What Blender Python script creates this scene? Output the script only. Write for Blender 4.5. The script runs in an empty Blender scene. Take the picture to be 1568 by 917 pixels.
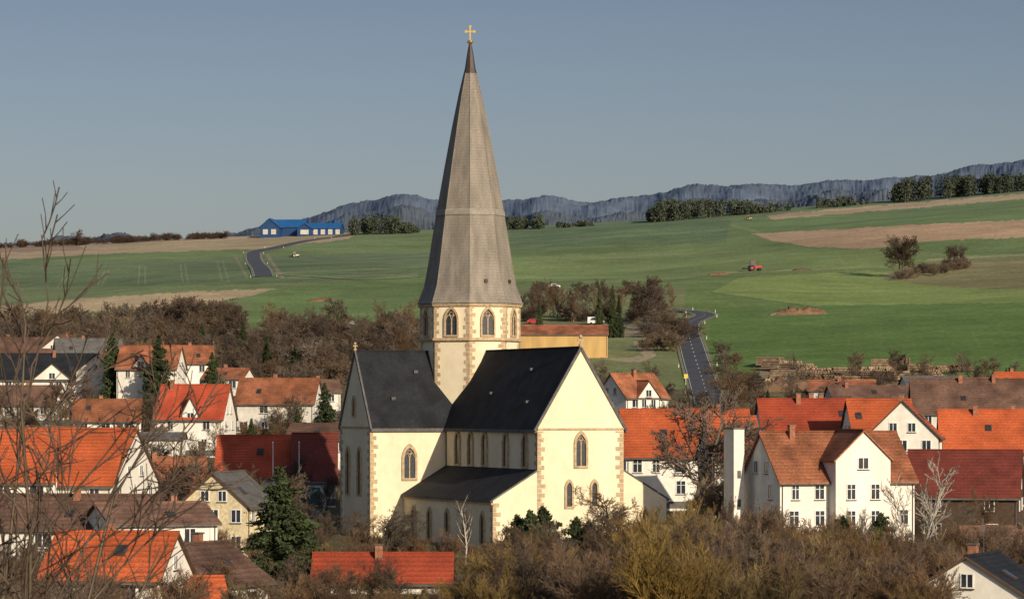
import bpy, bmesh, math, random
import numpy as np
from mathutils import Vector, Matrix
random.seed(7); np.random.seed(7)
F=5000.0; CX=784.0; HY=620.0
R=math.radians
sc=bpy.context.scene
def wx(px,d): return (px-CX)*d/F
def wz(py,d): return (HY-py)*d/F
# ------------------------------------------------------------ terrain heights
ND=[0,20,60,100,150,200,280,345,400,450,500,550,600,650,700]
NZ=[-1.7,-3,-7,-10,-12.5,-14,-15.3,-15.8,-14.8,-11.5,-8,-5,-2.4,0,2.8]
CRX=[-400,0,150,250,340,500,620,830,1000,1200,1400,1568,1900]
CRY=[382,378,372,366,363,357,353,346,336,319,304,288,262]
def gznp(x,d):
    px=CX+F*x/np.maximum(d,1)
    cr=np.interp(px,CRX,CRY)
    z1=np.interp(d,ND,NZ)+(0.075*(HY-cr)*0.14-2.8)*np.clip((d-600)/100,0,1)
    dd=np.clip(d,700,2000)
    s=0.075+0.925*(1-700/dd)/0.65
    z2=(HY-cr)*s*dd/F
    z3=z2-0.01*np.maximum(d-2000,0)
    z=np.where(d<=700,z1,np.where(d<=2000,z2,z3))
    und=np.clip((d-700)/300,0,1)*(1.9*np.sin(x/61+d/140)+1.3*np.sin(x/33-d/90))*np.clip(d/1200,0,1)*np.clip((2000-d)/300,0,1)
    return z+und
def gz(x,d): return float(gznp(np.array([float(x)]),np.array([float(d)]))[0])
def ground_at(px,py):
    lo,hi=60.0,2000.0
    for _ in range(40):
        m=(lo+hi)/2
        x=wx(px,m); y=HY-gz(x,m)*F/m
        if y>py: lo=m
        else: hi=m
    m=(lo+hi)/2; x=wx(px,m)
    return x,m,gz(x,m)
# ------------------------------------------------------------ materials
def mat(name,col,var=0.2,scale=1.0,rough=0.9,col2=None,bump=0.0,rows=0.0,rowscale=3.0,rnd=0.0,metal=0.0,detail=5.0,spec=0.3,scale2=None,amp2=.22,streak=False,hrnd=0.0):
    m=bpy.data.materials.new(name); m.use_nodes=True
    nt=m.node_tree; N=nt.nodes; Lk=nt.links
    b=N['Principled BSDF']; b.inputs['Roughness'].default_value=rough; b.inputs['Metallic'].default_value=metal
    b.inputs['Specular IOR Level'].default_value=spec
    tc=N.new('ShaderNodeTexCoord')
    nz=N.new('ShaderNodeTexNoise'); nz.inputs['Scale'].default_value=scale; nz.inputs['Detail'].default_value=detail
    if streak:
        mp=N.new('ShaderNodeMapping'); mp.inputs['Scale'].default_value=(1,1,0.18); Lk.new(tc.outputs['Object'],mp.inputs[0]); Lk.new(mp.outputs[0],nz.inputs['Vector'])
    else: Lk.new(tc.outputs['Object'],nz.inputs['Vector'])
    rp=N.new('ShaderNodeValToRGB')
    c=col; a=[max(0,v*(1-var)) for v in c]; bb=[min(1,v*(1+var)) for v in c] if col2 is None else col2
    rp.color_ramp.elements[0].position=0.32; rp.color_ramp.elements[1].position=0.68
    rp.color_ramp.elements[0].color=(*a,1); rp.color_ramp.elements[1].color=(*bb,1)
    Lk.new(nz.outputs['Fac'],rp.inputs[0]); out=rp.outputs[0]
    def mul(o,val_socket):
        mx=N.new('ShaderNodeMix'); mx.data_type='RGBA'; mx.blend_type='MULTIPLY'; mx.inputs[0].default_value=1
        Lk.new(o,mx.inputs[6]); Lk.new(val_socket,mx.inputs[7]); return mx.outputs[2]
    if scale2:
        n2=N.new('ShaderNodeTexNoise'); n2.inputs['Scale'].default_value=scale2; n2.inputs['Detail'].default_value=3
        Lk.new(tc.outputs['Object'],n2.inputs['Vector'])
        mr=N.new('ShaderNodeMapRange'); mr.inputs[1].default_value=.3; mr.inputs[2].default_value=.7; mr.inputs[3].default_value=1-amp2; mr.inputs[4].default_value=1+amp2
        Lk.new(n2.outputs['Fac'],mr.inputs[0]); out=mul(out,mr.outputs[0])
    if rows>0:
        w=N.new('ShaderNodeTexWave'); w.bands_direction='Z'; w.wave_profile='SAW'; w.inputs['Scale'].default_value=rowscale; w.inputs['Distortion'].default_value=0.4
        Lk.new(tc.outputs['Object'],w.inputs['Vector'])
        mr=N.new('ShaderNodeMapRange'); mr.inputs[3].default_value=1-rows; mr.inputs[4].default_value=1.0+rows*0.3
        Lk.new(w.outputs['Fac'],mr.inputs[0]); out=mul(out,mr.outputs[0])
    if rnd>0:
        oi=N.new('ShaderNodeObjectInfo'); mr=N.new('ShaderNodeMapRange'); mr.inputs[3].default_value=1-rnd; mr.inputs[4].default_value=1+rnd
        Lk.new(oi.outputs['Random'],mr.inputs[0]); out=mul(out,mr.outputs[0])
    if hrnd>0:
        oi=N.new('ShaderNodeObjectInfo'); wn=N.new('ShaderNodeTexWhiteNoise'); wn.noise_dimensions='1D'; Lk.new(oi.outputs['Random'],wn.inputs['W'])
        mr=N.new('ShaderNodeMapRange'); mr.inputs[3].default_value=1-hrnd; mr.inputs[4].default_value=1.05; Lk.new(wn.outputs['Value'],mr.inputs[0])
        hs=N.new('ShaderNodeHueSaturation'); Lk.new(mr.outputs[0],hs.inputs['Saturation']); Lk.new(out,hs.inputs['Color']); out=hs.outputs[0]
    Lk.new(out,b.inputs['Base Color'])
    if bump>0:
        bp=N.new('ShaderNodeBump'); bp.inputs['Strength'].default_value=bump; bp.inputs['Distance'].default_value=0.1
        Lk.new(nz.outputs['Fac'],bp.inputs['Height']); Lk.new(bp.outputs[0],b.inputs['Normal'])
    return m
M_cream=mat('church_plaster',(.73,.63,.445),.08,.35,.95,scale2=1.0,amp2=.05,streak=True)
M_stone=mat('sandstone',(.43,.32,.20),.25,2.5,.95,bump=.3)
M_slate=mat('slate_roof',(.018,.020,.025),.35,.5,.8,rows=.3,rowscale=1.2,scale2=3,spec=.22)
M_spire=mat('weathered_slate',(.225,.197,.163),.20,1.3,.8,rows=.12,rowscale=0.9,scale2=6,amp2=.14,streak=True)
M_glassC=mat('leaded_glass',(.035,.04,.045),.4,4,.3,spec=.5)
M_glass=mat('window_glass',(.03,.035,.045),.4,1.5,.15,spec=.5)
M_frame=mat('white_paint',(.72,.72,.69),.05,2,.6)
M_trim=mat('brown_timber',(.10,.06,.04),.2,2,.8)
M_white=mat('white_render',(.72,.68,.60),.10,.5,.95,scale2=1.5,amp2=.07,rnd=.12,streak=True)
M_whiteB=mat('grey_render',(.52,.49,.43),.12,.5,.95,scale2=1.5,amp2=.08,rnd=.14)
M_yel=mat('yellow_render',(.62,.52,.33),.12,.6,.95,scale2=3)
M_barn=mat('barn_timber_boards',(.46,.30,.12),.14,.6,.9,streak=True)
M_wood=mat('dark_boarding',(.07,.045,.03),.3,2,.9)
M_or=mat('orange_tiles',(.43,.092,.03),.28,.3,.85,rows=.3,rowscale=.9,scale2=7,amp2=.32,rnd=.15)
M_red=mat('red_tiles',(.35,.06,.026),.3,.3,.85,rows=.3,rowscale=.9,scale2=7,amp2=.32,rnd=.2)
M_old=mat('weathered_tiles',(.25,.092,.045),.45,.4,.9,rows=.3,rowscale=.9,scale2=5,amp2=.32,rnd=.22)
M_brn=mat('brown_tiles',(.135,.075,.053),.4,.4,.9,rows=.3,rowscale=.9,scale2=5,amp2=.32,rnd=.25)
M_dred=mat('dark_red_tiles',(.15,.032,.022),.25,.5,.8,rows=.3,rowscale=.9,scale2=5)
M_grey=mat('grey_roof',(.11,.105,.10),.25,.8,.9,scale2=3,rnd=.2)
M_brick=mat('chimney_brick',(.28,.12,.07),.3,3,.9)
M_blue=mat('blue_sheet_metal',(.018,.10,.27),.12,.3,.5)
M_blued=mat('blue_cladding',(.014,.05,.14),.12,.3,.6)
M_asph=mat('asphalt',(.065,.067,.075),.15,.2,.85)
M_paint=mat('road_paint',(.5,.5,.48),.2,1,.7)
M_bark=mat('bark',(.12,.09,.06),.3,3,.95,rnd=.25)
M_twig=mat('twigs_brown',(.145,.086,.045),.35,.8,.95,rnd=.38,hrnd=.25)
M_twigd=mat('twigs_dark',(.10,.066,.044),.35,.5,.95,rnd=.35,hrnd=.3)
M_twigg=mat('twigs_grey',(.135,.098,.062),.35,.5,.95,rnd=.35,hrnd=.35)
M_twigy=mat('willow_twigs',(.19,.125,.038),.35,.5,.95,rnd=.38,hrnd=.2)
M_birch=mat('birch_bark',(.40,.36,.30),.3,2,.8)
M_ndl=mat('spruce_needles',(.04,.055,.02),.5,1.2,.9,rnd=.25)
M_pine=mat('pine_foliage',(.055,.068,.045),.5,.25,.9,rnd=.1)
M_gold=mat('gilded_metal',(.9,.6,.15),.05,1,.3,metal=.9)
M_tire=mat('tyre_rubber',(.02,.02,.02),.1,2,.8)
M_carw=mat('car_paint_white',(.6,.6,.6),.02,1,.3)
M_carr=mat('car_paint_red',(.4,.02,.02),.02,1,.3)
M_log=mat('logs',(.20,.14,.09),.4,.8,.95,scale2=3,rnd=.35)
M_soil=mat('spoil_earth',(.17,.10,.06),.3,.5,.95,bump=.4)
# ------------------------------------------------------------ mesh builder
class MB:
    def __init__(s): s.v=[];s.f=[];s.m=[]
    def add(s,vs,fs,m=0,M=None):
        o=len(s.v)
        for p in vs:
            p=Vector(p)
            if M is not None: p=M@p
            s.v.append(tuple(p))
        for i,f in enumerate(fs):
            s.f.append(tuple(o+k for k in f)); s.m.append(m[i] if isinstance(m,(list,tuple)) else m)
    def hexa(s,v8,m=0,M=None):
        s.add(v8,[(3,2,1,0),(4,5,6,7),(0,1,5,4),(1,2,6,5),(2,3,7,6),(3,0,4,7)],m,M)
    def box(s,c,sz,m=0,M=None):
        x,y,z=c; a,b,h=sz[0]/2,sz[1]/2,sz[2]/2
        s.hexa([(x-a,y-b,z-h),(x+a,y-b,z-h),(x+a,y+b,z-h),(x-a,y+b,z-h),(x-a,y-b,z+h),(x+a,y-b,z+h),(x+a,y+b,z+h),(x-a,y+b,z+h)],m,M)
    def obox(s,c,ax,ay,az,sz,m=0,M=None):
        c=Vector(c);ax=Vector(ax)*sz[0]/2;ay=Vector(ay)*sz[1]/2;az=Vector(az)*sz[2]/2
        s.hexa([c-ax-ay-az,c+ax-ay-az,c+ax+ay-az,c-ax+ay-az,c-ax-ay+az,c+ax-ay+az,c+ax+ay+az,c-ax+ay+az],m,M)
    def ring(s,prof,n,a0=0,m=0,M=None,cap=True):
        vs=[];fs=[]
        for r,z in prof:
            for k in range(n):
                a=a0+2*math.pi*k/n; vs.append((r*math.cos(a),r*math.sin(a),z))
        for i in range(len(prof)-1):
            for k in range(n):
                k2=(k+1)%n; fs.append((i*n+k,i*n+k2,(i+1)*n+k2,(i+1)*n+k))
        if cap:
            fs.append(tuple(range(n-1,-1,-1))); fs.append(tuple((len(prof)-1)*n+k for k in range(n)))
        s.add(vs,fs,m,M)
    def cyl(s,p0,p1,r0,r1,n=8,m=0,M=None):
        p0=Vector(p0);p1=Vector(p1);d=(p1-p0); Lh=d.length
        Q=Matrix.Translation(p0)@d.to_track_quat('Z','Y').to_matrix().to_4x4()
        if M is not None: Q=M@Q
        s.ring([(r0,0),(r1,Lh)],n,0,m,Q)
    def obj(s,name,mats,parent=None,fix=True):
        me=bpy.data.meshes.new(name); me.from_pydata(s.v,[],s.f)
        for mm in mats: me.materials.append(mm)
        me.polygons.foreach_set('material_index',s.m)
        if fix:
            bm=bmesh.new(); bm.from_mesh(me); bmesh.ops.recalc_face_normals(bm,faces=bm.faces); bm.to_mesh(me); bm.free()
        ob=bpy.data.objects.new(name,me); sc.collection.objects.link(ob)
        if parent: ob.parent=parent
        return ob
def empty(name,loc,rz=0):
    e=bpy.data.objects.new(name,None); e.location=loc; e.rotation_euler=(0,0,rz); sc.collection.objects.link(e); e.empty_display_size=.5
    return e
def npmesh(name,V,Fc,mats,matidx=None):
    me=bpy.data.meshes.new(name); V=np.asarray(V,dtype=np.float32); Fc=np.asarray(Fc,dtype=np.int32); k=Fc.shape[1]
    me.vertices.add(len(V)); me.vertices.foreach_set('co',V.ravel())
    me.loops.add(Fc.size); me.loops.foreach_set('vertex_index',Fc.ravel())
    me.polygons.add(len(Fc)); me.polygons.foreach_set('loop_start',np.arange(0,Fc.size,k,dtype=np.int32))
    for mm in mats: me.materials.append(mm)
    if matidx is not None: me.polygons.foreach_set('material_index',np.asarray(matidx,dtype=np.int32))
    me.update(calc_edges=True); me.validate()
    return me
def link(name,me,loc=(0,0,0),rz=0,s=(1,1,1),parent=None):
    o=bpy.data.objects.new(name,me); o.location=loc; o.rotation_euler=(0,0,rz); o.scale=s; sc.collection.objects.link(o)
    if parent: o.parent=parent
    return o
# ------------------------------------------------------------ ground sheet
def build_ground():
    cols=np.concatenate([np.arange(-7000,-60,120),np.arange(-60,1630,1.7),np.arange(1640,8600,120)])
    ys=np.arange(604,341,-0.9); s=(HY-ys)/(HY-340); dm=700/(1-np.clip((s-.075)/.925,0,1)*.65)
    rows=np.concatenate([[4,10],np.arange(20,700,6),dm[dm>702],[2000,2030,2080,2150,2300,2600,3000,4000,5500,8000,12000]])
    PX,D=np.meshgrid(cols,rows); X=(PX-CX)*D/F; Z=gznp(X,D)
    nr,nc=PX.shape
    V=np.stack([X,D,Z],-1).reshape(-1,3)
    i=np.arange(nr-1)[:,None]*nc+np.arange(nc-1)[None,:]
    Fc=np.stack([i,i+1,i+nc+1,i+nc],-1).reshape(-1,4)
    PY=HY-Z*F/D
    jx=PX+1.2*np.sin(PY*.9+PX*.05); jy=PY+.5*np.sin(PX*.11)+.3*np.sin(PX*.37)
    C=np.zeros((nr,nc,3)); 
    C[:]=(.13,.11,.055)
    fld=D>705
    g1=np.array((.135,.19,.06)); C[fld]=g1
    def pip(poly):
        ins=np.zeros(PX.shape,bool); n=len(poly)
        for a in range(n):
            x1,y1=poly[a];x2,y2=poly[(a+1)%n]
            if y1==y2: continue
            c=((y1>jy)!=(y2>jy))&(jx<(x2-x1)*(jy-y1)/(y2-y1)+x1)
            ins^=c
        return ins&fld
    def paint(poly,col): C[pip(poly)]=col
    tan=(.42,.30,.18)
    paint([(-60,405),(420,392),(760,384),(760,420),(330,440),(-60,460)],(.115,.16,.068))
    paint([(-60,440),(330,437),(640,425),(640,520),(-60,520)],(.165,.205,.085))
    paint([(380,445),(640,418),(640,560),(380,560)],(.145,.21,.07))
    paint([(-60,505),(340,500),(500,520),(640,520),(640,610),(-60,610)],(.15,.12,.068))
    paint([(790,440),(1050,440),(1040,610),(790,610)],(.175,.195,.085))
    paint([(780,335),(1120,335),(1110,372),(780,380)],(.105,.16,.06))
    paint([(780,395),(1000,385),(1160,376),(1568,395),(1568,405),(1200,412),(1000,432),(780,432)],(.17,.225,.072))
    paint([(1130,425),(1330,415),(1640,440),(1640,465),(1250,470),(1090,448)],(.20,.26,.075))
    paint([(1090,470),(1640,462),(1640,600),(1080,600)],(.112,.18,.05))
    paint([(1100,330),(1300,310),(1640,283),(1640,290),(1180,330)],(.115,.16,.065))
    paint([(1180,332),(1640,300),(1640,336),(1150,358),(1120,345)],(.13,.195,.062))
    paint([(1172,330),(1330,316),(1640,291),(1640,299),(1185,336)],tan)
    paint([(1150,358),(1300,350),(1420,343),(1640,334),(1640,362),(1480,366),(1400,371),(1330,381),(1240,378),(1180,368)],(.44,.29,.17))
    paint([(1395,405),(1500,398),(1640,388),(1640,446),(1500,442),(1410,436),(1340,424)],(.20,.18,.08))
    paint([(-60,360),(340,350),(545,350),(535,366),(400,381),(150,389),(-60,402)],(.40,.29,.18))
    paint([(-60,376),(120,376),(130,382),(-60,390)],(.27,.18,.11))
    paint([(180,374),(400,366),(540,358),(540,363),(420,378),(180,384)],(.36,.28,.15))
    paint([(-60,475),(60,463),(130,457),(300,446),(425,442),(385,452),(330,462),(300,470),(100,478),(-60,494)],(.42,.32,.19))
    paint([(920,550),(985,545),(968,522),(990,518),(1005,545),(980,555)],(.33,.27,.18))
    paint([(790,495),(985,492),(1035,500),(1030,515),(790,520)],(.22,.18,.12))
    paint([(1080,585),(1640,572),(1640,640),(1070,640)],(.19,.14,.08))
    paint([(1160,562),(1330,578),(1400,600),(1400,640),(1100,640),(1170,600)],(.27,.20,.13))
    def line(x1,y1,x2,y2,w,col,a=.6):
        dx,dy=x2-x1,y2-y1; L2=dx*dx+dy*dy
        t=np.clip(((PX-x1)*dx+(PY-y1)*dy)/L2,0,1)
        dist=np.hypot(PX-x1-t*dx,PY-y1-t*dy)
        k=(np.clip(1.3-dist/w,0,1)*a*fld)[...,None]
        C[:]=C*(1-k)+np.array(col)*k
    lt=(.28,.29,.15); dk=(.16,.14,.08)
    for x,y,x2,y2 in [(88,440,102,418),(94,440,108,418),(150,437,160,415),(156,437,166,415),(212,434,214,408),(222,434,223,408),(280,432,276,404),(288,432,283,404),(340,430,333,400),(350,430,341,400)]:
        line(x,y,x2,y2,1.0,lt,.6)
    line(-60,418,360,400,1.0,dk,.5); line(420,418,640,409,1,lt,.5)
    line(430,425,640,420,1,lt,.4); line(410,392,432,424,3,(.30,.23,.14),.7); line(360,392,378,424,2,(.27,.22,.13),.6)
    line(800,402,1050,388,1,lt,.5); line(1090,418,1640,398,1.3,(.30,.28,.14),.6); line(1120,345,1230,372,1.2,lt,.6)
    line(1065,408,1070,420,.8,lt,.5); line(1280,385,1300,420,.9,lt,.4); line(860,395,1000,470,.8,lt,.25);line(925,420,935,432,.8,dk,.5)
    line(790,425,1090,425,1.0,lt,.4); line(1090,448,1250,470,1.3,(.07,.11,.04),.6); line(1200,375,1640,400,1,lt,.3)
    line(1420,398,1640,386,1.8,(.38,.34,.2),.8); line(1425,412,1640,398,1,(.28,.23,.13),.5)
    line(780,372,1110,352,1.2,lt,.35); line(1100,448,1640,450,1,dk,.3); line(1000,432,1200,412,1.2,(.08,.11,.045),.6)
    for k in range(9):
        line(1130+k*55,560,1180+k*42,480,.8,(.15,.225,.08),.45)
    for k in range(6):
        line(800+k*45,420,850+k*30,350,.7,(.10,.15,.06),.4)
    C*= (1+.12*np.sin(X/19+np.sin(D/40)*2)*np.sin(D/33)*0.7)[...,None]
    hz=(np.clip((D-850)/1150,0,1)*.16)[...,None]; C[:]=C*(1-hz)+np.array((.30,.32,.32))*hz  # aerial haze mixed into the field colours, stronger with distance
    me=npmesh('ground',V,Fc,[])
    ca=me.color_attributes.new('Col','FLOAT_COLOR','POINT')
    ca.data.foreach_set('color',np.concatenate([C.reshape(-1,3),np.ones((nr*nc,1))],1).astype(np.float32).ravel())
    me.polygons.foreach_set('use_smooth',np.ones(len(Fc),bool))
    m=bpy.data.materials.new('fields_and_grass'); m.use_nodes=True; nt=m.node_tree; N=nt.nodes; L=nt.links; b=N['Principled BSDF']
    b.inputs['Roughness'].default_value=1; b.inputs['Specular IOR Level'].default_value=.1
    at=N.new('ShaderNodeAttribute'); at.attribute_name='Col'; tc=N.new('ShaderNodeTexCoord')
    out=at.outputs['Color']
    for scl,lo,hi in [(.012,.80,1.20),(.08,.85,1.15),(.7,.72,1.28)]:
        n=N.new('ShaderNodeTexNoise'); n.inputs['Scale'].default_value=scl; n.inputs['Detail'].default_value=6; L.new(tc.outputs['Object'],n.inputs['Vector'])
        mr=N.new('ShaderNodeMapRange'); mr.inputs[1].default_value=.3; mr.inputs[2].default_value=.7; mr.inputs[3].default_value=lo; mr.inputs[4].default_value=hi
        L.new(n.outputs['Fac'],mr.inputs[0])
        mx=N.new('ShaderNodeMix'); mx.data_type='RGBA'; mx.blend_type='MULTIPLY'; mx.inputs[0].default_value=1
        L.new(out,mx.inputs[6]); L.new(mr.outputs[0],mx.inputs[7]); out=mx.outputs[2]
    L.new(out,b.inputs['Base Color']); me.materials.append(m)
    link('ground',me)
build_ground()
# ------------------------------------------------------------ distant hills
def hills(name,prof,d,col,base,jag,seed):
    rs=np.random.RandomState(seed)
    px=np.arange(prof[0][0],prof[-1][0],1.2); py0=np.interp(px,[p[0] for p in prof],[p[1] for p in prof])
    py0=np.convolve(np.pad(py0,10,'edge'),np.ones(21)/21,'valid')
    n=rs.randn(len(px)); n=np.convolve(n,np.ones(3)/2,'same'); n2=np.convolve(rs.randn(len(px)),np.ones(22)/4.7,'same')
    zt=(HY-py0)*d/F
    K=30; V=[]
    sm=lambda a,w:np.convolve(a,np.ones(w)/w,'same')
    for k in range(K+1):
        t=k/K; dd=d*(.72+.28*t)
        z=base+(zt-base)*(math.sin(t*math.pi/2))
        bump=(np.sin(px/37+t*5)*9+np.sin(px/17-t*7+2)*6)*math.sin(t*math.pi)+sm(rs.randn(len(px)),9)*4*min(1,t*3)
        if k==K: bump=(np.abs(n)*jag+n2*jag*.45)*d/F
        V.append(np.stack([(px-CX)*dd/F,np.full_like(px,dd),z+bump],-1))
    V.append(np.stack([(px-CX)*d*1.2/F,np.full_like(px,d*1.2),np.full_like(px,base)],-1))
    V=np.concatenate(V); nc=len(px); nr=K+2
    i=np.arange(nr-1)[:,None]*nc+np.arange(nc-1)[None,:]
    Fc=np.stack([i,i+1,i+nc+1,i+nc],-1).reshape(-1,4)
    m=mat(name+'_wooded_haze',col,.12,.006,1,scale2=.03,spec=0,amp2=.10)  # col is woodland with pale blue distance haze painted in
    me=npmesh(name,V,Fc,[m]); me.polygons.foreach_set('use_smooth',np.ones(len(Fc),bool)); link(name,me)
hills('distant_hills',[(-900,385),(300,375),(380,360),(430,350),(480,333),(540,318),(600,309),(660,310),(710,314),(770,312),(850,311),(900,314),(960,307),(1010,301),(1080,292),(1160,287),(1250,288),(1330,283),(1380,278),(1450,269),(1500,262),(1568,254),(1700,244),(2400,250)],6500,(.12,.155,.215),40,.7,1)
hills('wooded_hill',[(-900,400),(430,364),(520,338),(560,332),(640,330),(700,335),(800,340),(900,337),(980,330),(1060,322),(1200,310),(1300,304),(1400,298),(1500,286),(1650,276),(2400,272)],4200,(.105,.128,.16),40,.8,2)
# ------------------------------------------------------------ windows & houses
Z=Vector((0,0,1))
def window(mb,o,u,n,w,h,M=None,bars=1):
    o=Vector(o);u=Vector(u);n=Vector(n)
    a=o-u*w/2+n*.015; 
    mb.add([a,a+u*w,a+u*w+Z*h,a+Z*h],[(0,1,2,3)],1,M)
    t=.09
    for c,sx,sz in [(o+u*(w/2+t/2)+Z*h/2,t,h+2*t),(o-u*(w/2+t/2)+Z*h/2,t,h+2*t),(o+Z*(h+t/2),w,t),(o-Z*(t/2),w,t)]:
        mb.obox(c+n*.03,u,n,Z,(sx,.06,sz),0,M)
    if bars:
        mb.obox(o+Z*h/2+n*.03,u,n,Z,(.08,.04,h),0,M)
        if h>1.3: mb.obox(o+Z*h*.68+n*.035,u,n,Z,(w,.03,.06),0,M)
    mb.obox(o-Z*(t+.04)+n*.08,u,n,Z,(w+.3,.16,.06),2,M)
def gable_block(mw,mr,M,L,W,z0,he,hr,ov=.4,eov=.3,t=.16):
    h=L/2; P=[(-W/2,z0),(W/2,z0),(W/2,he),(0,hr),(-W/2,he)]
    vs=[(-h,y,z) for y,z in P]+[(h,y,z) for y,z in P]
    mw.add(vs,[(4,3,2,1,0),(5,6,7,8,9),(0,1,6,5),(1,2,7,6),(4,0,5,9),(2,3,8,7),(3,4,9,8)],0,M)
    if mr is None: return
    sl=(hr-he)/(W/2); off=.03; tv=t*math.sqrt(1+sl*sl); e=h+eov
    for s in (1,-1):
        A=(0,hr+off);B=(s*(W/2+ov),he-ov*sl+off)
        v=[(-e,A[0],A[1]),(e,A[0],A[1]),(e,B[0],B[1]),(-e,B[0],B[1])]
        mr.hexa(v+[(x,y,z+tv) for x,y,z in v],[1,0,1,1,1,1],M)
    mr.obox((0,0,hr+off+tv+.02),(1,0,0),(0,1,0),Z,(2*e,.3,.14),0,M)
HS=[]
def house(px,d,ye,yr,L,W,yaw,wall=None,roof=None,nl=3,ng=2,name='house',cross=None,chim=1,attic=True,storeys=3,sky=1,ov=.45,trim=None,wh=1.25,ww=1.0,base=None):
    wall=wall or M_white; roof=roof or M_or
    x=wx(px,d); g=gz(x,d) if base is None else wz(base,d); he=wz(ye,d)-g; hr=wz(yr,d)-g
    e=empty(name,(x,d,g),R(yaw)); HS.append((x,d,max(L,W)/2))
    mw=MB();mr=MB();mn=MB();mc=MB(); I=Matrix.Identity(4)
    gable_block(mw,mr,I,L,W,-3,he,hr,ov)
    sts=[k for k in range(storeys) if he-.45-wh-k*2.75>.3]
    for k in sts:
        zb=he-.45-wh-k*2.75
        for i in range(nl):
            if random.random()<.12: continue
            xx=-L/2+L*(i+.5)/nl+random.uniform(-.3,.3); w1=ww*random.choice([1,1,1.35,.75])
            for s in (-1,1): window(mn,(xx,s*W/2,zb),(1,0,0) if s<0 else (-1,0,0),(0,s,0),w1,wh)
        for i in range(ng):
            if random.random()<.12: continue
            yy=-W/2+W*(i+.5)/ng
            for s in (-1,1): window(mn,(s*L/2,yy,zb),(0,s,0),(s,0,0),ww,wh)
    if attic:
        for s in (-1,1):
            if hr-he>3.2:
                for yy in (-W*.13,W*.13): window(mn,(s*L/2,yy,he+(hr-he)*.15),(0,s,0),(s,0,0),ww*.85,wh*.8)
            elif hr-he>2: window(mn,(s*L/2,0,he+(hr-he)*.2),(0,s,0),(s,0,0),ww*.8,wh*.7)
    if cross:
        for (cx,cw,ce,ch,pr) in (cross if isinstance(cross,list) else [cross]):
            Mx=Matrix.Translation((cx,-W/4-pr/2,0))@Matrix.Rotation(R(90),4,'Z')
            LL=W/2+pr
            gable_block(mw,mr,Mx,LL,cw,-3 if pr>.3 else he-.5,he+ce,he+ch,.3,.25,.14)
            window(mn,(cx,-W/2-pr,he+ce-.9 if ce>0.5 else he+.1),(1,0,0),(0,-1,0),min(1.1,cw*.35),1.1)
            if pr>.3:
                for k in sts:
                    for o in (-cw*.22,cw*.22): window(mn,(cx+o,-W/2-pr,he-.45-wh-k*2.75),(1,0,0),(0,-1,0),.9,wh)
    nrm=Vector((0,-(hr-he),W/2)).normalized(); sd=Vector((0,W/2,hr-he)).normalized()
    for k in range(sky):
        xx=random.uniform(-L*.38,L*.38); t=random.uniform(.35,.6)
        c=Vector((xx,-W/2*(1-t),he+(hr-he)*t))+nrm*.26
        mn.obox(c,(1,0,0),sd,nrm,(.8,1.1,.1),2); mn.obox(c+nrm*.04,(1,0,0),sd,nrm,(.62,.92,.06),1)
    for k in range(chim):
        xx=random.uniform(-L*.35,L*.35); yy=random.choice([-.6,.5])
        mc.box((xx,yy,hr+.0),(.6,.6,1.7),0); mc.box((xx,yy,hr+.9),(.75,.75,.12),1)
        if random.random()<.5:
            ax=xx+.9; mc.cyl((ax,0,hr),(ax,0,hr+2.4),.03,.02,4,1); mc.box((ax,0,hr+2.2),(1.1,.04,.04),1); mc.box((ax,0,hr+1.9),(.8,.04,.04),1)
    if he>2.3:
        xx=L*.2; mn.obox((xx,-W/2-.03,1.05),(1,0,0),(0,1,0),Z,(1.0,.06,2.1),2)
    for s in (-1,1): mr.obox((0,s*(W/2+ov+.04),he-ov*(hr-he)/(W/2)+.05),(1,0,0),(0,1,0),Z,(L+.5,.12,.12),2)
    for s in (-1,1): mr.cyl((s*(L/2-.25),-W/2-.08,0),(s*(L/2-.25),-W/2-.08,he-.2),.05,.05,5,2)
    if wall in (M_white,M_whiteB) and he>2.3: mw.box((0,0,.35),(L+.05,W+.05,.9),1)
    mw.obj('walls',[wall,M_grey],e); mr.obj('roof',[roof,trim or M_trim,M_grey],e); mn.obj('windows',[M_frame,M_glass,M_wood],e)
    if chim: mc.obj('chimney',[M_brick,M_grey],e)
    return e
# left village -------------------------------------------------
house(75,640,581,543,19,11,4,M_white,M_slate,4,2,cross=[(1.0,7,0,2.9,.3)],sky=3)
house(100,720,540,514,9,10,78,M_white,M_brn,2,2)
house(135,700,545,520,14,9,14,M_whiteB,M_grey,3,2)
house(40,720,545,518,14,9,170,M_whiteB,M_brn,3,2)
house(232,600,564,531,11,9,-6,M_white,M_old,3,2,cross=[(-1,3.2,0,2.2,0)])
house(290,640,556,531,9,8,8,M_white,M_old,2,2)
house(165,610,570,545,7.5,9,60,M_white,M_brn,2,2)
house(300,505,640,591,10.5,9.5,-8,M_white,M_red,2,2,cross=[(.3,2.6,.6,3.1,.1)],chim=1)
house(165,545,644,613,11,8.5,5,M_white,M_old,3,2)
house(40,580,619,592,13,9,-10,M_white,M_brn,4,2)
house(428,560,617,581,13.5,9,-7,M_whiteB,M_old,4,2)
house(232,470,672,664,9.5,7,3,M_white,M_grey,0,0,name='garage',chim=0,attic=False,sky=0)
house(120,352,739,659,13,14,-14,M_white,M_or,3,3,cross=[(-4.2,6.5,-.6,3.0,2.5)],chim=0)
house(10,340,735,662,10,12,6,M_white,M_or,3,3)
house(255,410,752,702,9.5,9,12,M_white,M_old,3,2)
house(400,430,728,669,11,10,0,M_white,M_red,3,2,chim=0)
house(482,428,735,666,5.5,9,3,M_whiteB,M_dred,2,2,chim=0,sky=0)
house(350,345,772,725,8,7.6,72,M_yel,M_grey,3,3,chim=0)
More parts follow.
